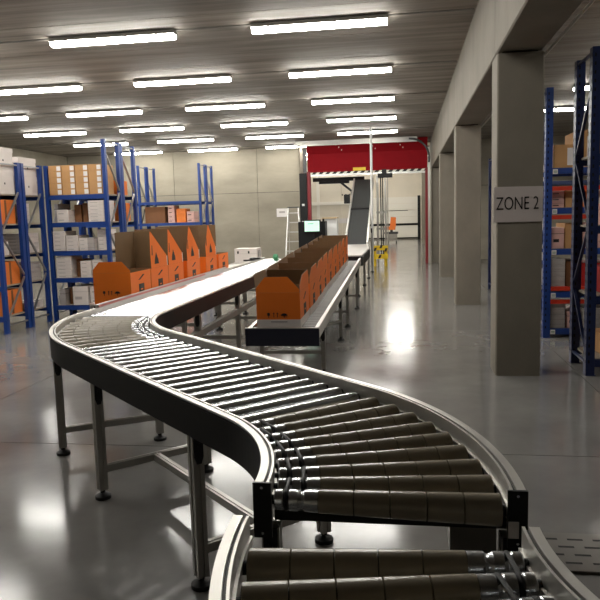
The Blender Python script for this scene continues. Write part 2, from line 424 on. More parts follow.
# near curve, separate piece
RI = .858; RO = RI+W; RC = RI+W/2
cC = (XA+W-.006+RI, 1.569)
inf = thing('curved_roller_conveyor', 'curved roller conveyor piece cut off by the bottom edge of the photo', 'conveyor')
ptsC = []
for i in range(25):
    a = PI+PI/4*i/24; ptsC.append(((cC[0]+RC*math.cos(a), cC[1]+RC*math.sin(a)), (math.cos(a), math.sin(a))))
rail_parts(ptsC, inf)
curve_rollers(inf, cC, PI, PI/4/8, 7, RI, .8)
for a in (PI+.05, PI+PI/4-.08):
    p = (cC[0]+(RI+.04)*math.cos(a), cC[1]+(RI+.04)*math.sin(a)); q = (cC[0]+(RO-.04)*math.cos(a), cC[1]+(RO-.04)*math.sin(a))
    leg(inf, *p, rz=a); leg(inf, *q, rz=a); crossbar(inf, p, q, .17)

# ------------------------------------------------------------ gravity roller lane with boxes (right)
GX0, GX1, GY0, GY1, GZ0, GZ1 = -1.45, -.785, 6.1, 12.4, .545, .79
def gz(y): return GZ0+(GZ1-GZ0)*(y-GY0)/(GY1-GY0)
g = thing('gravity_roller_lane', 'sloping gravity roller lane holding a row of orange cartons', 'conveyor')
for x in (GX0+.02, GX1-.02):
    MB().bar((x, GY0, GZ0-.055), (x, GY1, GZ1-.055), .035, .11, up=(0, 0, 1)).build('side_rail', 'alu_rail', g)
LM2 = straight_roller(GX1-GX0-.11, .02, 'roller_grey')
nr = 72
for i in range(nr):
    yy = GY0+.05+i*(GY1-GY0-.08)/nr
    o = put(LM2[0], 'roller', g, ((GX0+GX1)/2, yy, gz(yy)-.055), (0, 0, 0)); [put(b, 'roller_bearing', o) for b in LM2[1]]
B(GX0-.01, GX1+.01, GY0-.03, GY0-.005, .385, .545).build('end_stop', 'navy', g)
B(GX0-.01, GX1+.01, GY0-.03, GY0-.005, .5455, .555).build('end_stop_edge', 'alu', g)
for yy in (6.62, 8.46, 9.5, 11.43):
    for x in (GX0+.03, GX1-.02): leg(g, x, yy, gz(yy)-.1, .04, 0)
    crossbar(g, (GX0+.03, yy), (GX1-.02, yy), .22, .03)
MB().bar((GX0+.03, 6.62, .25), (GX1-.02, 8.46, .25), .025, .025).build('brace', 'leg_alu', g)

# ------------------------------------------------------------ orange cartons
def panel(mb, poly, fn, t=.004):
    """thin board; fn(a, b, off): off 0 = printed outer face, off 1 = inner face"""
    nn = len(poly)
    o_ = [fn(a, b, 0) for a, b in poly]; i_ = [fn(a, b, t) for a, b in poly]
    mb.add(o_, [tuple(range(nn))], 0); mb.add(i_, [tuple(reversed(range(nn)))], 1)
    mb.add(o_+i_, [(i, (i+1) % nn, nn+(i+1) % nn, nn+i) for i in range(nn)], 1)
class PB(MB):
    pass
def raw_build(mb, name, mats, parent):
    me = bpy.data.meshes.new(name); me.from_pydata(mb.v, [], mb.f)
    for m in mats: me.materials.append(M[m])
    for p, i in zip(me.polygons, mb.mi): p.material_index = i
    return put(me, name, parent)
def carton(loc, label, group, L=.585, Wd=.42, Hh=.33, near=None, right=None, left=None, back=None, band=False, rz=0):
    """open carton: length L along Y, width Wd along X (right face at x=0), base at z=0"""
    t = thing('open_carton', label, 'carton', loc, rz, group)
    e = .004
    mb = MB()
    fr = lambda a, b, o: (-Wd+a, o, b)
    fb = lambda a, b, o: (-a, L-o, b)
    fx = lambda a, b, o: (-o, a, b)
    fl = lambda a, b, o: (-Wd+o, L-a, b)
    panel(mb, [(0, 0), (Wd, 0), (Wd, Hh), (0, Hh)], fr); panel(mb, [(0, 0), (Wd, 0), (Wd, Hh), (0, Hh)], fb)
    panel(mb, [(e, 0), (L-e, 0), (L-e, Hh), (e, Hh)], fx); panel(mb, [(e, 0), (L-e, 0), (L-e, Hh), (e, Hh)], fl)
    mb.box(-Wd+e, -e, e, L-e, .002, .007, 1)
    raw_build(mb, 'body', ['orange', 'kraft'], t)
    def flap(name, poly, fn):
        m2 = MB(); panel(m2, [(a, b+Hh) for a, b in poly], fn); return raw_build(m2, name, ['orange', 'kraft'], t)
    if near:
        h, lean = near; flap('end_flap', [(0, .001), (Wd, .001), (Wd, h*.2), (Wd-h*.75, h), (h*.6, h), (0, h*.3)], lambda a, b, o: (-Wd+a, o+(b-Hh)*lean, b))
    if back:
        h, lean = back; flap('end_flap', [(0, .001), (Wd, .001), (Wd, h), (0, h)], lambda a, b, o: (-a, L-o-(b-Hh)*lean, b))
    if left:
        h, lean = left; flap('side_flap', [(0, .001), (L, .001), (L*.97, h), (L*.03, h)], lambda a, b, o: (-Wd+o-(b-Hh)*lean, L-a, b))
    if right:
        kind, h, ap, lean = right
        fn = lambda a, b, o: (-o-(b-Hh)*lean, a, b)
        if kind == 'gable':
            o = flap('side_flap', [(.02, .001), (L-.03, .001), (L-.03, h*.30), (ap*L+.02, h), (ap*L-.01, h), (.02, h*.34)], fn)
            x_ = lambda b: -b*lean+.0012
            # printed mark: little drop above a bar
            k = MB(); cy, cz = L*(.3+.5*ap), Hh+h*.22
            k.prism([(cy-.07, cz-.05), (cy+.07, cz-.05), (cy+.06, cz), (cy+.0, cz+.085), (cy-.05, cz+.01)], lambda a, b, q: (q-(b-Hh)*lean, a, b), .0006, .0014)
            k.build('printed_mark', 'ink', o)
            B(.0004-.12*lean, .0012-.12*lean, L-.028, L-.004, Hh+.0, Hh+h*.28).build('tape_strip', 'paper', o)
            k = MB(); k.prism([(.06, Hh+h*.35), (.1, Hh+h*.35), (.1, Hh+h*.62), (.08, Hh+h*.62)], lambda a, b, q: (q-(b-Hh)*lean, a, b), .0006, .0014); k.build('printed_line', 'kraft_dark', o)
        else:
            o = flap('side_flap', [(.0, .001), (L, .001), (L, h*.45), (L-.08, h), (.14, h*.93), (0, h*.4)], fn)
    # printing on the right face
    B(.0005, .0013, L*.38, L*.64, .04, .19).build('printed_label', 'ink', t)
    B(.0013, .0017, L*.47, L*.57, .12, .135).build('printed_label_line', 'orange', t)
    MB().prism([(L*.36, .235), (L*.45, .235), (L*.68, .285), (L*.59, .29)], lambda a, b, q: (q, a, b), .0005, .0013).build('printed_wordmark', 'ink', t)
    # three handling icons on the near face
    ic = MB(); zc = .115
    x = -Wd+.115
    ic.prism([(x-.014, zc+.02), (x-.012, zc-.004), (x+.012, zc-.004), (x+.014, zc+.02), (x, zc+.026)], lambda a, b, q: (a, q, b), -.0013, -.0005)
    ic.box(x-.003, x+.003, -.0013, -.0005, zc-.025, zc-.004)
    ic.build('fragile_icon', 'ink', t)
    ic = MB()
    for dx in (.165, .2):
        ic.box(-Wd+dx-.003, -Wd+dx+.003, -.0013, -.0005, zc-.02, zc+.018)
        ic.prism([(-Wd+dx-.01, zc+.014), (-Wd+dx+.01, zc+.014), (-Wd+dx, zc+.028)], lambda a, b, q: (a, q, b), -.0013, -.0005)
    ic.build('arrow_icon', 'ink', t)
    ic = MB(); x = -Wd+.265
    ic.prism([(x+.032*math.cos(PI*i/8), zc-.004+.024*math.sin(PI*i/8)) for i in range(9)], lambda a, b, q: (a, q, b), -.0013, -.0005)
    ic.box(x-.003, x+.003, -.0013, -.0005, zc-.025, zc-.003); ic.build('umbrella_icon', 'ink', t)
    if band:
        o = MB().box(-Wd-.001, .0015, -.0015, -.0002, .001, .075).box(.0002, .0016, -.001, L+.0, .001, .075).build('white_band', 'white_box', t)
        B(-Wd*.68, -Wd*.3, -.0022, -.0016, .05, .055).build('printed_line', 'ink', o)
    return t

# left row of cartons on a side lane
KS = .9225
LX = -2.659; LZ = .75
lane = thing('side_lane', 'flat grey metal side lane beside the conveyor carrying the open cartons', 'table')
B(-3.08, -2.652, 6.34, 12.9, LZ-.02, LZ-.001).build('deck', 'alu', lane)
for x0, x1 in ((-3.09, -3.081), (-2.651, -2.643)): B(x0, x1, 6.34, 12.9, LZ-.12, LZ+.006).build('side_plate', 'alu_rail', lane)
for y in (6.4, 8.5, 10.7, 12.7):
    leg(lane, -3.04, y, LZ-.02, .05, 0); leg(lane, -2.69, y, LZ-.02, .05, 0); crossbar(lane, (-3.04, y), (-2.69, y), .2)
LB = [(6.79, 'nearest open carton of the left row, brown inside showing', dict(near=(.12, .03))),
      (7.39, 'second carton of the left row with a steep pointed flap', dict(right=('gable', .42, .10, .03), left=(.42, .0), back=(.42, .0))),
      (7.98, 'third carton of the left row with a steep pointed flap', dict(right=('gable', .43, .14, .03), left=(.44, .0), back=(.44, .0))),
      (8.72, 'fourth carton of the left row, gable flap over a gap', dict(right=('gable', .45, .30, .03), left=(.46, .0), back=(.46, .0))),
      (9.60, 'fifth carton of the left row, gable flap tallest', dict(right=('gable', .46, .38, .03), left=(.46, .0), back=(.46, .0))),
      (10.30, 'farthest carton of the left row, without raised flaps', dict())]
for y, lb, kw in LB: carton((LX, y*KS+.1, LZ), lb, 'orange cartons on the side lane', **kw).scale = (KS, KS, KS)
# cartons on the gravity lane
ORD = ['first', 'second', 'third', 'fourth', 'fifth', 'sixth', 'seventh', 'eighth', 'ninth', 'tenth', 'eleventh', 'twelfth', 'thirteenth', 'fourteenth']
yy = 6.32; tilt = math.atan2(GZ1-GZ0, GY1-GY0)
for i in range(9):
    o = carton((-.975+random.uniform(-.012, .012), yy, gz(yy)-.0345), '%s orange carton from the end stop on the sloping roller lane' % ORD[i], 'orange cartons on the roller lane',
        L=.57, near=(.15, .05) if i == 0 else None, back=(.16, .25), left=(.17, .12), right=('plain', .16, 0, -.03), band=True)
    o.rotation_euler = (tilt, 0, random.uniform(-.015, .015)); yy += .625

# ------------------------------------------------------------ goods on shelves
def goods(kind, x, y, z, wd, dp, hh, label, group):
    """small packed goods box; near face at y, left side at x, base z"""
    cat = {'white': 'box', 'archive': 'box', 'brown': 'carton', 'dark': 'carton', 'grey': 'box', 'pink': 'box', 'orange': 'carton', 'red': 'box'}[kind]
    m = {'white': 'white_box', 'archive': 'white_box', 'brown': 'kraft_box', 'dark': 'kraft_dark', 'grey': 'grey_box', 'pink': 'pink_box', 'orange': 'orange_box', 'red': 'red_box'}[kind]
    nm = {'archive': 'archive_box', 'brown': 'cardboard_carton', 'dark': 'cardboard_carton', 'orange': 'orange_carton', 'red': 'red_box', 'pink': 'pink_box', 'white': 'white_box', 'grey': 'grey_box'}[kind]
    t = thing(nm, label, cat, (x, y, z), 0, group)
    ch = .006
    lid = .06 if kind == 'archive' else 0
    MB().prism([(ch, 0), (wd-ch, 0), (wd, ch), (wd, dp-ch), (wd-ch, dp), (ch, dp), (0, dp-ch), (0, ch)], lambda a, b, q: (a, b, q), 0.001, hh-.001-(.0 if not lid else .004)).build('body', m, t)
    if lid:
        MB().box(-.004, wd+.004, -.004, dp+.004, hh-lid, hh-.001).build('lid', m, t)
        MB().cyl((wd/2, -.0015, hh*.45), (wd/2, -.0003, hh*.45), .016, n=12).build('finger_hole', 'ink', t)
        MB().cyl((wd+.0003, dp/2, hh*.45), (wd+.0015, dp/2, hh*.45), .016, n=12).build('finger_hole', 'ink', t)
    elif kind in ('brown', 'dark', 'orange', 'red'):
        B(wd*.44, wd*.56, -.001, dp+.001, hh*.999-.001, hh).build('tape', 'kraft', t)
        if kind == 'brown': B(wd*.66, wd*.97, -.0016, -.0004, hh*.1, hh*.85).build('address_label', 'paper', t)
        elif kind == 'orange': B(wd+.0004, wd+.0014, dp*.45, dp*.55, hh*.02, hh*.98).build('seam', 'kraft_dark', t)
    else:
        B(-.0014, wd+.0014, -.0014, dp+.0014, hh*.70, hh*.72).build('lid_seam', 'grey_box' if kind == 'white' else 'ink', t)
        B(wd*.15, wd*.6, -.0022, -.0015, hh*.3, hh*.45).build('printed_label', 'ink' if kind == 'pink' else 'grey_box', t)
    return t

def rack(label, x0, x1, y0, depth, top, levels, colr, group, bays=None, red=(), tops=None, brace_m='brace', holes=False, pw=.07, px=.055):
    t = thing('storage_rack', label, 'rack', (0, 0, 0), 0, group)
    bays = bays or [x0, x1]
    for i, x in enumerate(bays):
        tp = (tops[i] if tops else top)
        for y in (y0, y0+depth-pw):
            s = 1 if i < len(bays)-1 else -1
            # open C-section post
            xa = x
            poly = [(xa, y), (xa+s*px, y), (xa+s*px, y+.012), (xa+s*.006, y+.012), (xa+s*.006, y+pw-.012), (xa+s*px, y+pw-.012), (xa+s*px, y+pw), (xa, y+pw)]
            o = MB().prism(poly, lambda a, b, q: (a, b, q), .008, tp).build('upright', colr, t)
            B(min(xa, xa+s*(px+.01)), max(xa, xa+s*(px+.01)), y-.005, y+pw+.005, 0, .008).build('foot_plate', colr, o)
            if holes:
                hm = MB(); zz = .12
                while zz < tp-.05:
                    hm.box(xa-s*.0015 if s > 0 else xa+.0003, xa-s*.0003 if s > 0 else xa+.0015, y+.012, y+.024, zz, zz+.03)
                    hm.box(xa-s*.0015 if s > 0 else xa+.0003, xa-s*.0003 if s > 0 else xa+.0015, y+pw-.024, y+pw-.012, zz, zz+.03)
                    hm.box(xa+.02, xa+.034, y-.0014, y-.0003, zz, zz+.03); zz += .075
                hm.build('hole_row', 'slot', o)['kind'] = 'stuff'
        z = .18; k = 0; step = .62; xm = x+(.02 if i < len(bays)-1 else -.02)
        while z+step < tp+.1:
            a, b = (y0+.05, y0+depth-.05) if k % 2 == 0 else (y0+depth-.05, y0+.05)
            MB().bar((xm, a, z), (xm, b, min(z+step, tp-.05)), .028, .02).build('brace', brace_m, t); z += step; k += 1
        MB().bar((xm, y0+.05, .12), (xm, y0+depth-.05, .12), .028, .02).build('brace', brace_m, t)
        MB().bar((xm, y0+.05, tp-.04), (xm, y0+depth-.05, tp-.04), .028, .02).build('brace', brace_m, t)
    for a, b in zip(bays[:-1], bays[1:]):
        for z in levels:
            for y in (y0+.002, y0+depth-.042):
                MB().box(a+px+.001, b-px-.001, y, y+.04, z-.075, z-.012).box(a+px+.001, b-px-.001, y+.006, y+.04, z-.012, z-.004).build('beam', colr, t)
            B(a+.06, b-.06, y0+.045, y0+depth-.045, z-.02, z).build('shelf_board', 'shelf', t)
        for z in red: B(a+px+.001, b-px-.001, y0+.004, y0+.044, z-.05, z).build('cross_beam', 'rack_red', t)
    return t

# --- left racks
LV = [.25, .69, 1.12, 1.57, 2.0]
rack('blue storage rack nearest on the left, end frame at the photo edge', -9.8, -5.62, 8.93, .64, 2.46, LV, 'rack_blue', 'blue racks on the left', bays=[-9.8, -7.7, -5.62])
rack('blue storage rack behind the nearest left one, back to back with it', -9.8, -5.62, 9.60, .60, 2.46, LV, 'rack_blue', 'blue racks on the left', bays=[-9.8, -7.7, -5.62])
rack('blue rack bay full of white and brown boxes, facing the camera', -5.61, -4.58, 10.225, .6, 2.46, LV, 'rack_blue', 'blue racks on the left', tops=[2.46, 2.83])
rack('blue rack bay standing just behind the one full of white and brown boxes', -5.61, -4.58, 10.85, .6, 2.83, LV, 'rack_blue', 'blue racks on the left', tops=[2.3, 2.83])
rack('distant blue rack against the back wall with orange boxes', -8.6, -5.2, 17.3, .6, 3.0, [.3, .9, 1.5, 2.05], 'rack_blue', 'blue racks on the left', bays=[-8.6, -6.9, -5.2])
rack('last blue rack right in front of the back wall', -8.6, -5.2, 17.92, .6, 3.0, [.3, .9, 1.5, 2.05], 'rack_blue', 'blue racks on the left', bays=[-8.6, -6.9, -5.2])
SH = ['lowest', 'second-lowest', 'middle', 'second-highest', 'top']
KN = {'white': 'white box', 'archive': 'lidded white box', 'brown': 'labelled brown carton', 'dark': 'dark brown carton', 'grey': 'grey box', 'pink': 'pinkish box', 'orange': 'orange carton', 'red': 'red box'}
def fill(rname, lv_name, z, y, x, items, group, sgn=1, ymax=.5):
    """items: (kind, width, depth, height, stack, gap, yoff); stacks set side by side along X"""
    cnt = {}
    for (k, wd, dp, hh, st, gap, yo) in items:
        cnt[k] = cnt.get(k, 0)+1
        for s in range(st):
            lb = '%s, %s, %s, %s' % (KN[k], (ORD[cnt[k]-1]+' from '+('left' if sgn > 0 else 'rack end')+(', %s up' % ORD[s] if st > 1 else '')), lv_name, rname)
            xx = x if sgn > 0 else x-wd
            goods(k, xx, y+yo, z+s*hh, wd-.004, dp, hh, lb, group)
        x += sgn*(wd+gap)
bay = 'the facing left bay'; GL = 'boxes on the left racks'
fill(bay, 'top shelf', 2.0, 10.25, -5.545, [('brown', .217, .45, .092, 5, .006, 0)]*4, GL)
fill(bay, 'second-highest shelf', 1.57, 10.25, -5.54, [('grey', .07, .4, .3, 1, .02, .1), ('white', .2, .35, .10, 2, .0, 0), ('dark', .12, .3, .28, 1, .02, .2), ('dark', .16, .3, .3, 1, .03, .2), ('white', .27, .4, .055, 6, 0, 0)], GL)
fill(bay, 'middle shelf', 1.12, 10.25, -5.545, [('white', .21, .4, .062, 5, .01, 0), ('white', .21, .4, .06, 4, .0, 0), ('white', .15, .4, .066, 3, .0, .02), ('grey', .12, .4, .066, 3, .005, 0), ('white', .17, .36, .065, 5, 0, .1)], GL)
fill(bay, 'second-lowest shelf', .69, 10.25, -5.52, [('white', .26, .4, .057, 6, .01, 0), ('dark', .12, .3, .28, 1, .02, .15), ('white', .18, .4, .066, 4, .01, 0), ('white', .16, .4, .07, 4, 0, .03), ('grey', .1, .4, .3, 1, 0, .06)], GL)
fill(bay, 'lowest shelf', .25, 10.25, -5.53, [('grey', .11, .4, .25, 1, .02, .05), ('dark', .1, .3, .26, 1, .03, .15), ('white', .26, .4, .3, 1, .02, 0), ('white', .26, .4, .15, 2, 0, .03)], GL)
r1 = 'the nearest left rack'; r2_ = 'the second left rack'
def many(k, wd, dp, hh, st, n, gap=.01, yo=0): return [(k, wd, dp, hh, st, gap, yo)]*n
fill(r1, 'top shelf', 2.0, 9.0, -5.68, many('archive', .32, .5, .33, 2, 4), GL, -1)
fill(r1, 'second-highest shelf', 1.57, 9.0, -5.70, many('orange', .42, .5, .35, 1, 3), GL, -1)
fill(r1, 'middle shelf', 1.12, 9.0, -5.70, many('white', .3, .26, .2, 1, 2)+many('orange', .4, .5, .09, 2, 2), GL, -1)
fill(r1, 'second-lowest shelf', .69, 9.0, -5.70, many('orange', .42, .5, .33, 1, 3), GL, -1)
fill(r1, 'lowest shelf', .25, 9.0, -5.70, many('orange', .42, .5, .36, 1, 3), GL, -1)
fill(r2_, 'top shelf', 2.0, 9.65, -5.68, many('archive', .32, .48, .28, 2, 4), GL, -1)
fill(r2_, 'second-highest shelf', 1.57, 9.65, -5.70, many('white', .3, .24, .06, 5, 2)+many('white', .3, .4, .3, 1, 1), GL, -1)
fill(r2_, 'middle shelf', 1.12, 9.65, -5.70, many('white', .3, .45, .05, 6, 2), GL, -1)
fill(r2_, 'second-lowest shelf', .69, 9.65, -5.70, many('grey', .3, .45, .07, 4, 2), GL, -1)
fill(r2_, 'lowest shelf', .25, 9.65, -5.70, many('white', .34, .45, .11, 1, 2), GL, -1)
rb = 'bay behind the facing bay'
fill(rb, 'top shelf', 2.0, 10.9, -5.52, [('brown', .25, .4, .1, 4, .02, 0), ('brown', .25, .4, .1, 4, .02, 0), ('orange', .30, .4, .24, 1, .02, 0)], GL)
fill(rb, 'second-highest shelf', 1.57, 10.9, -5.2, [('dark', .3, .4, .3, 1, .03, 0), ('orange', .22, .4, .15, 2, .0, 0)], GL)
rf = 'the distant rack'
fill(rf, 'second-highest shelf', 1.5, 17.36, -6.75, [('dark', .55, .4, .42, 1, .08, 0), ('pink', .18, .4, .11, 4, .05, 0), ('orange', .25, .4, .12, 3, .03, 0), ('pink', .2, .4, .14, 2, .02, 0)], GL)
fill(rf, 'middle shelf', .9, 17.36, -6.75, [('orange', .4, .4, .16, 2, .05, 0), ('pink', .3, .4, .1, 3, .05, 0), ('orange', .5, .4, .3, 1, .05, 0)], GL)

# --- right racks
GR = 'blue racks on the right'; GB = 'boxes on the right racks'
RV = [.12, .57, 1.09, 1.58, 2.05]
rack('dark blue tall rack at the right photo edge with punched uprights', 1.66, 4.4, 6.62, .66, 2.98, [.16, .75, 1.4, 2.05], 'rack_blue_dark', GR, brace_m='rack_blue_dark', holes=True, pw=.095, px=.08)
R2 = rack('dark blue rack with red cross beams, behind the rack at the right edge', 1.66, 4.4, 8.63, .66, 2.98, RV, 'rack_blue', GR, red=(1.83, 1.49, .63, .47), brace_m='rack_blue_dark', holes=True, pw=.095, px=.08)
rack('dark blue rack seen between the first and second columns', 1.66, 4.4, 13.7, .62, 2.6, [.12, .6, 1.1, 1.6, 2.1], 'rack_blue_dark', GR, brace_m='rack_blue_dark')
for i, z in enumerate(RV):
    o = B(1.745, 1.80, 8.6285, 8.6315, z-.072, z-.018).build('shelf_label', 'paper', R2)
    MB().box(1.752, 1.793, 8.627, 8.6283, z-.058, z-.052).box(1.752, 1.793, 8.627, 8.6283, z-.044, z-.036).build('printed_line', 'green', o)
q = 'the red-beamed right rack'
fill(q, 'top shelf', 2.05, 8.68, 1.76, [('brown', .24, .5, .27, 1, .0, 0), ('brown', .22, .5, .42, 1, .01, .03), ('brown', .3, .5, .24, 2, .02, 0), ('brown', .4, .5, .4, 1, .02, 0)], GB)
fill(q, 'second-highest shelf', 1.58, 8.70, 1.75, [('pink', .16, .5, .07, 3, .01, .06), ('brown', .16, .5, .2, 1, .01, .06), ('orange', .2, .5, .1, 2, .01, .06), ('white', .25, .5, .07, 3, .02, .06), ('dark', .4, .5, .2, 1, .02, .06)], GB)
fill(q, 'middle shelf', 1.09, 8.68, 1.75, [('pink', .15, .5, .25, 1, .01, 0), ('brown', .2, .5, .3, 1, .01, .03), ('pink', .2, .5, .1, 3, .02, 0), ('orange', .3, .5, .3, 1, .02, 0)], GB)
fill(q, 'second-lowest shelf', .57, 8.68, 1.75, [('grey', .17, .5, .065, 6, .01, .0), ('dark', .16, .5, .36, 1, .02, .05), ('red', .4, .5, .34, 1, .02, 0), ('red', .35, .5, .3, 1, .02, 0)], GB)
fill(q, 'lowest shelf', .12, 8.68, 1.75, [('grey', .18, .5, .06, 5, .02, .0), ('pink', .16, .5, .2, 1, .02, .0), ('grey', .3, .5, .06, 4, .03, 0), ('grey', .3, .5, .06, 3, .03, 0)], GB)
q = 'the right-edge rack'
fill(q, 'top shelf', 2.05, 6.7, 1.95, [('brown', .4, .5, .3, 1, .02, 0), ('brown', .4, .5, .3, 1, .02, 0)], GB)
fill(q, 'second-highest shelf', 1.4, 6.7, 1.85, [('pink', .2, .5, .2, 1, .02, 0), ('white', .3, .5, .1, 2, .02, 0)], GB)
fill(q, 'second-lowest shelf', .75, 6.7, 1.85, [('red', .3, .5, .25, 1, .02, 0), ('grey', .3, .5, .1, 2, .02, 0)], GB)
fill(q, 'lowest shelf', .16, 6.7, 1.85, [('brown', .3, .5, .2, 1, .02, 0), ('brown', .3, .5, .2, 1, .02, 0)], GB)
q = 'rack between the columns'
for z, nm in zip([.12, .6, 1.1, 1.6, 2.1], SH):
    fill(q, nm+' shelf', z, 13.76, 1.76, [('brown', .3, .4, .25, 1, .03, 0), ('pink', .25, .4, .1, 2, .03, 0), ('white', .3, .4, .3, 1, .03, 0)], GB)

# ------------------------------------------------------------ zone sign
def text_mesh(s, size, mname, xs=.8, off=.0):
    cu = bpy.data.curves.new('txt', 'FONT'); cu.body = s; cu.size = size; cu.extrude = .0006; cu.align_x = 'CENTER'; cu.align_y = 'CENTER'; cu.offset = off
    o = bpy.data.objects.new('txt', cu); COL.objects.link(o)
    dg = bpy.context.evaluated_depsgraph_get(); me = bpy.data.meshes.new_from_object(o.evaluated_get(dg))
    bpy.data.objects.remove(o); bpy.data.curves.remove(cu)
    for v in me.vertices: v.co.x *= xs
    me.materials.clear(); me.materials.append(M[mname]); return me
sg = thing('zone_sign', 'white paper sign reading ZONE 2 on the nearest column', 'sign', (1.03, 6.597, 1.612))
MB().prism([(-.218, -.16), (.218, -.16), (.22, .16), (-.215, .165)], lambda a, b, q: (a, q, b), -.003, .001).build('sheet', 'sign_paper', sg)
tx = text_mesh('ZONE 2', .17, 'ink', .64, -.001)
put(tx, 'lettering', sg, (-.005, -.0045, .005), (PI/2, 0, 0))
# wall sign
s2 = thing('wall_notice', 'small white notice on the back wall beside the ladder', 'sign', (-4.13, YB-.004, 1.72))
B(-.185, .185, -.003, .003, -.14, .14).build('sheet', 'paper', s2)
B(-.10, .10, -.0045, -.0032, -.01, .05).build('printed_line', 'grey_box', s2)

# ------------------------------------------------------------ red door in the back wall
DY = 22.0
d = thing('rolling_door', 'half raised red fabric door with hazard striped lower edge in the doorway', 'door', (0, DY, 0))
MB().box(DX0, DX1-.13, 0, .03, 2.95, 3.52).build('curtain', 'red_door', d)
MB().prism([(-.35, 3.86), (0, 3.52), (.05, 3.52), (.05, 3.88), (-.30, 3.88)], lambda a, b, q: (q, a, b), DX0, DX1-.13).build('hood', 'red_door', d)
hz = MB().box(DX0, DX1-.13, -.012, .04, 2.885, 2.95).build('bottom_edge', 'ink', d)
x = DX0+.02
while x < DX1-.3:
    MB().prism([(x, 2.887), (x+.1, 2.887), (x+.16, 2.948), (x+.06, 2.948)], lambda a, b, q: (a, q, b), -.014, -.0122).build('hazard_stripe', 'hazard_white', hz); x += .22
B(DX0, DX1-.13, .0, .05, 2.82, 2.884).build('bottom_bar', 'alu', d)
B(DX0-.02, DX0+.09, -.05, .12, 0, 2.98).build('guide', 'red_guide', d)
B(DX1-.20, DX1-.12, -.05, .12, .0, 2.98).build('guide', 'red_guide', d)
B(DX1-.12, DX1-.05, -.06, .16, 0, 3.6).build('guide_cover', 'alu', d)
B(DX0-.13, DX0-.03, -.05, .06, 2.95, 3.7).build('guide_cover', 'dark_steel', d)
B(DX0-.26, DX0-.025, -.10, .2, 0, 2.93).build('control_housing', 'black', d)
for zz in (1.9, 1.35, 1.2): B(DX0-.19, DX0-.11, -.12, -.101, zz, zz+.07).build('button_box', 'white_paint', d)
B(DX0-.3, DX1-.45, -.50, -.38, 3.74, 3.89).build('top_rail', 'leg_alu', d)
pts = [(DX1-.1-.6+.6*math.sin(a), -.48, 3.28+.55*math.cos(a)) for a in [PI/2*i/8 for i in range(9)]]
MB().tube(pts+[(DX1-.1, -.48, 3.1)], .035).build('curved_track', 'dark_steel', d, True)
for xx in (-2.1, -1.05, -.2):
    for k in range(3): MB().cyl((xx+.08*k, -.26+.07*k, 3.77-.075*k), (xx+.08*k, -.3+.07*k, 3.75-.075*k), .014, n=8).build('rivet', 'hazard_white', d)
B(-1.6, -1.2, -.02, -.014, 2.96, 3.06).build('warning_label', 'yellow', d)
tag(MB().cyl((-.885, 19.0, 0), (-.885, 19.0, ZC), .033, n=14).build('white_post', 'white_paint'), 'slim white post from floor to ceiling in front of the red door', 'post')
# passage lining between the hall and the far room
struct(B(DX0-.3, DX0-.25, DY+.1, YB+.4, 0, ZC).build('wall_jamb_left', 'wall'))
struct(B(DX1+.42, DX1+.5, DY+.4, YB+.4, 0, ZC).build('wall_jamb_right', 'wall'))

# ------------------------------------------------------------ operator station, ladder
t = thing('operator_terminal', 'black operator cabinet with a lit green screen at the conveyor end', 'terminal', (-1.95, 14.5, 0))
B(-.30, .28, .05, .4, 0, 1.45).build('cabinet', 'black', t)
mo = B(-.17, .19, -.03, .03, 1.22, 1.49).build('monitor', 'black', t)
B(-.15, .165, -.033, -.0305, 1.245, 1.465).build('screen', 'screen', mo)
B(-.08, .04, -.0345, -.0332, 1.40, 1.412).build('screen_text', 'green', mo)
B(-.02, .04, .02, .1, 1.1, 1.25).build('monitor_arm', 'black', t)
t = thing('side_desk', 'small tan topped stand with white panel right of the screen', 'desk', (-1.64, 15.2, 0))
B(-.16, .16, -.1, .35, 1.50, 1.53).build('desk_top', 'desk', t); B(-.1, .16, -.05, .3, .0, 1.50).build('side_panel', 'white_paint', t); B(-.16, -.12, -.05, .0, 0, 1.5).build('leg', 'black', t)
t = thing('step_ladder', 'aluminium stepladder leaning open at the back wall', 'ladder', (-3.27, 20.3, 0))
for s in (-1, 1):
    MB().bar((s*.24, -.35, 0), (s*.15, 0, 1.85), .03, .05, (0, 1, 0)).build('rail', 'alu', t)
    MB().bar((s*.24, .45, 0), (s*.15, .05, 1.8), .025, .03, (0, 1, 0)).build('rear_rail', 'alu', t)
for i in range(6):
    z = .28+i*.28; k = z/1.85; B(-.24+.09*k, .24-.09*k, -.35+.35*k-.04, -.35+.35*k+.05, z-.015, z+.015).build('step', 'alu', t)
B(-.17, .17, -.06, .1, 1.83, 1.86).build('top_cap', 'dark_steel', t)

# white box and small items at the far end of the lane
def wbox():
    t = thing('white_carton', 'white carton with black handling marks at the far end of the side lane', 'carton', (-3.075, 12.2, LZ))
    B(0, .42, 0, .36, 0, .26).build('body', 'white_box', t)
    B(-.002, .422, -.002, .362, .165, .169).build('lid_seam', 'grey_box', t)
    for x in (.05, .25): B(x, x+.03, -.003, -.001, .17, .215).build('printed_mark', 'ink', t)
    B(.16, .30, -.003, -.001, .03, .06).build('printed_mark', 'ink', t)
    for y in (.08, .22): B(.4205, .422, y, y+.05, .1, .22).build('printed_mark', 'ink', t)
wbox()
t = thing('tape_dispenser', 'small green tape dispenser on the far conveyor rollers', 'tape dispenser', (-2.26, 11.9, RTOP))
MB().rings([(-.04, .05, .05), (-.03, .06, .06), (.03, .06, .06), (.04, .05, .05)], 16).build('roll', 'green', t, True); B(-.02, .02, .05, .2, .02, .07).build('handle', 'green', t)
t = thing('hand_scanner', 'black hand scanner lying on the far end of the rollers', 'scanner', (-2.61, 11.6, ZT))
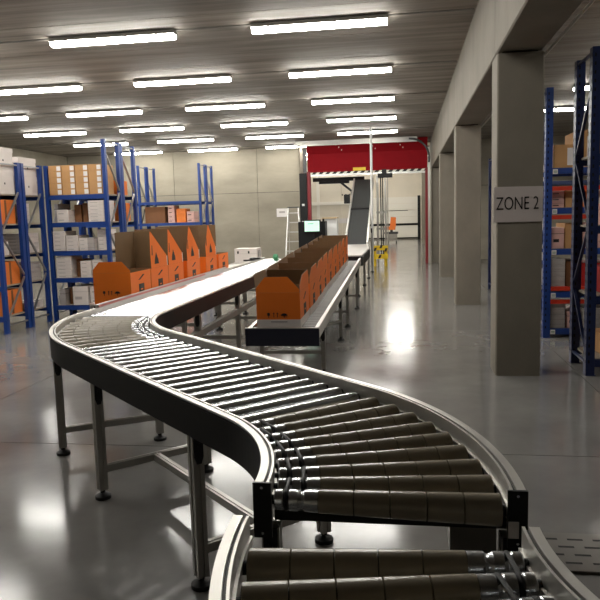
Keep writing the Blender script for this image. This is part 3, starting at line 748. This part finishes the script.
B(-.03, .03, -.1, .1, 0, .05).build('body', 'black', t); MB().bar((0, .06, .03), (.12, .1, .03), .04, .03).build('grip', 'black', t)

# ------------------------------------------------------------ belt curve, incline and mast before the door
t = thing('belt_conveyor', 'dark inclined belt conveyor climbing through the red door', 'conveyor')
bx0, bx1 = -1.52, -.95
MB().prism([(GX0+.05, 12.75), (-.80, 12.75), (-.80, 15.5), (bx1+.02, 17.6), (bx0, 17.6), (GX0+.05, 15.2)], lambda a, b, q: (a, b, q), .80, .82).build('curve_deck', 'alu_rail', t)
MB().prism([(GX0+.03, 12.73), (-.78, 12.73), (-.78, 15.5), (bx1+.04, 17.6), (bx0-.02, 17.6), (GX0+.03, 15.2)], lambda a, b, q: (a, b, q), .62, .797).build('curve_frame', 'black', t)
def yz(k): return (17.6+k*3.7, .82+k*1.80)
def inc(k0, k1, x0, x1, up, th, name, m):
    a, b = yz(k0), yz(k1)
    MB().prism([(a[0], a[1]+up), (b[0], b[1]+up), (b[0], b[1]+up-th), (a[0], a[1]+up-th)], lambda p, q, s: (s, p, q), x0, x1).build(name, m, t)
inc(0, .50, bx0+.03, bx1-.03, .0, .03, 'belt', 'belt_dark'); inc(.52, 1, bx0+.03, bx1-.03, .02, .03, 'belt', 'belt')
inc(.5, .52, bx0+.0, bx1, .03, .08, 'joint_roller', 'black')
for x0, x1 in ((bx0-.02, bx0+.025), (bx1-.025, bx1+.02)): inc(0, 1, x0, x1, .06, .18, 'side_frame', 'alu_rail')
for y in (13.2, 15.3, 17.1, 18.9):
    for x in (-1.42, -.9): leg(t, x, y, .64 if y < 17.3 else 1.2, .05, 0)
B(bx0-.18, bx0-.03, 19.6, 19.9, 1.9, 2.15).build('motor', 'black', t)
m_ = thing('lift_mast', 'grey twin-post mast with black chains right of the inclined belt', 'mast', (-.72, 21.35, 0))
for x in (-.10, .14): B(x-.03, x+.03, -.05, .05, 0, 2.75).build('post', 'leg_alu', m_)
for x in (.0, .06): B(x-.018, x+.018, -.02, .02, .3, 2.8).build('chain', 'black', m_)
for z in (.5, 1.1, 1.6): B(-.14, .18, -.055, -.03, z, z+.06).build('crosspiece', 'leg_alu', m_)
B(-.08, .36, -.15, .15, 2.68, 2.80).build('head_plate', 'black', m_); B(.05, .18, -.2, .1, 2.8, 2.92).build('motor', 'black', m_)
# yellow guard
y_ = thing('safety_barrier', 'yellow and black safety barrier on the floor near the door', 'barrier', (-.78, 21.0, 0))
for x in (-.13, .2): MB().cyl((x, 0, 0), (x, 0, .62), .05, n=14).build('post', 'yellow', y_, True)
MB().bar((-.2, -.07, .56), (.27, -.07, .56), .05, .14).build('rail', 'yellow', y_); MB().bar((-.2, -.07, .3), (.27, -.07, .3), .05, .14).build('rail', 'yellow', y_)
for x, z in ((-.12, .52), (.06, .6), (.2, .5), (.02, .3)): MB().prism([(x-.05, z-.05), (x+.02, z-.05), (x+.06, z+.05), (x-.01, z+.05)], lambda a, b, q: (a, q, b), -.097, -.0955).build('black_stripe', 'ink', y_)

# ------------------------------------------------------------ far room
dk = thing('dock_door', 'white sectional loading door on the far wall beyond the doorway', 'door', (-.2, FAR_Y-.06, 0))
for i in range(4): B(-2.2, 1.0, -.0, .04, 1.0+i*.41+.008, 1.0+(i+1)*.41-.008).build('door_section', 'panel_white', dk)
B(1.0, 1.16, -.05, .05, 0, 2.7).build('frame_side', 'black', dk); B(-2.2, 1.0, -.03, .05, .86, .985).build('threshold', 'black', dk)
B(-2.2, 1.0, -.01, .04, .12, .84).build('ramp_plate', 'panel_white', dk); B(-1.2, .4, -.02, -.001, 1.78, 1.81).build('handle_bar', 'dark_steel', dk)
B(-2.2, 1.1, -.03, .04, .03, .1).build('bumper_strip', 'ink', dk)
t = thing('machine_cart', 'grey cart carrying an orange chair-shaped machine in the far hall', 'cart', (-.72, 38.5, 0))
B(-.25, .3, -.3, .3, .12, .5).build('base', 'leg_alu', t); B(-.4, .35, -.35, .35, .5, .6).build('deck', 'dark_steel', t)
MB().prism([(-.1, .9), (.22, .85), (.24, 1.4), (-.04, 1.42)], lambda a, b, q: (a, q, b), -.05, .05).build('orange_back', 'orange_box', t)
B(-.4, .2, -.3, .2, .72, .9).build('orange_seat', 'orange_box', t); B(-.08, .06, -.1, .1, .6, .72).build('stem', 'dark_steel', t)
for x in (-.2, .25):
    for y in (-.22, .22): MB().cyl((x-.03, y, .06), (x+.03, y, .06), .06, n=12).build('wheel', 'rubber', t)
tag(MB().tube([(-.72, 30, 0), (-.72, 30, 3.2)], .022).build('thin_pole', 'alu'), 'thin bright metal pole beyond the doorway', 'pole')
c5 = thing('concrete_column', 'pale concrete column inside the far hall by its right wall', 'column', (.88, 36.2, 0)); MB().prism([(.015, 0), (.385, 0), (.4, .015), (.4, .4), (0, .4), (0, .015)], lambda a, b, q: (a, b, q), 0, 5).build('shaft', 'concrete', c5)
pw_ = thing('partition_wall', 'beige panel partition seen through the left half of the doorway', 'partition', (0, 29.0, 0))
for i, (x0, x1) in enumerate(((-5.2, -3.55), (-3.55, -2.6), (-2.6, -2.0))): B(x0+.01, x1-.01, 0, .08, 0, 3.6).build('wall_panel', 'panel_beige', pw_)
B(-5.2, -2.0, -.04, -.001, 2.02, 2.16).build('ledge', 'panel_white', pw_)
for x in (-3.6,): B(x-.06, x+.06, -.05, -.002, 0, 3.6).build('stud', 'panel_white', pw_)
B(-2.75, -2.35, -.01, -.002, 1.25, 1.45).build('notice', 'paper', pw_)
for x in (-2.6, -2.45, -2.3): B(x, x+.05, -.02, -.002, 2.4, 2.46).build('switch', 'dark_steel', pw_)
t = thing('overhead_duct', 'black overhead duct with a slanting arm just behind the red door', 'duct', (-3.0, 22.9, 2.72))
B(.0, 1.7, -.06, .06, -.02, .1).build('duct', 'black', t); B(.2, 1.2, -.04, .04, -.1, -.02).build('lower_duct', 'black', t)
for x in (.2, 1.5): MB().cyl((x, 0, .1), (x, 0, ZC-2.72), .012, n=8).build('hanger_rod', 'alu', t)
MB().bar((.9, 0, -.05), (1.35, 0, -.42), .07, .07, (0, 1, 0)).build('arm', 'black', t); B(1.25, 1.42, -.05, .05, -.5, -.4).build('arm_head', 'black', t)

# ------------------------------------------------------------ floor grate at the right
gr = thing('floor_grate', 'perforated metal floor plate right of the near conveyor curve', 'grate', (.52, 2.92, .0005))
B(0, 1.1, 0, .36, 0, .012).build('plate', 'grate', gr)
k = 0
for j in range(4):
    for i in range(9):
        x = .05+i*.115+(.055 if j % 2 else 0); 
        if x < 1.0: B(x, x+.07, .06+j*.075, .075+j*.075, .0121, .0128).build('slot', 'slot', gr)
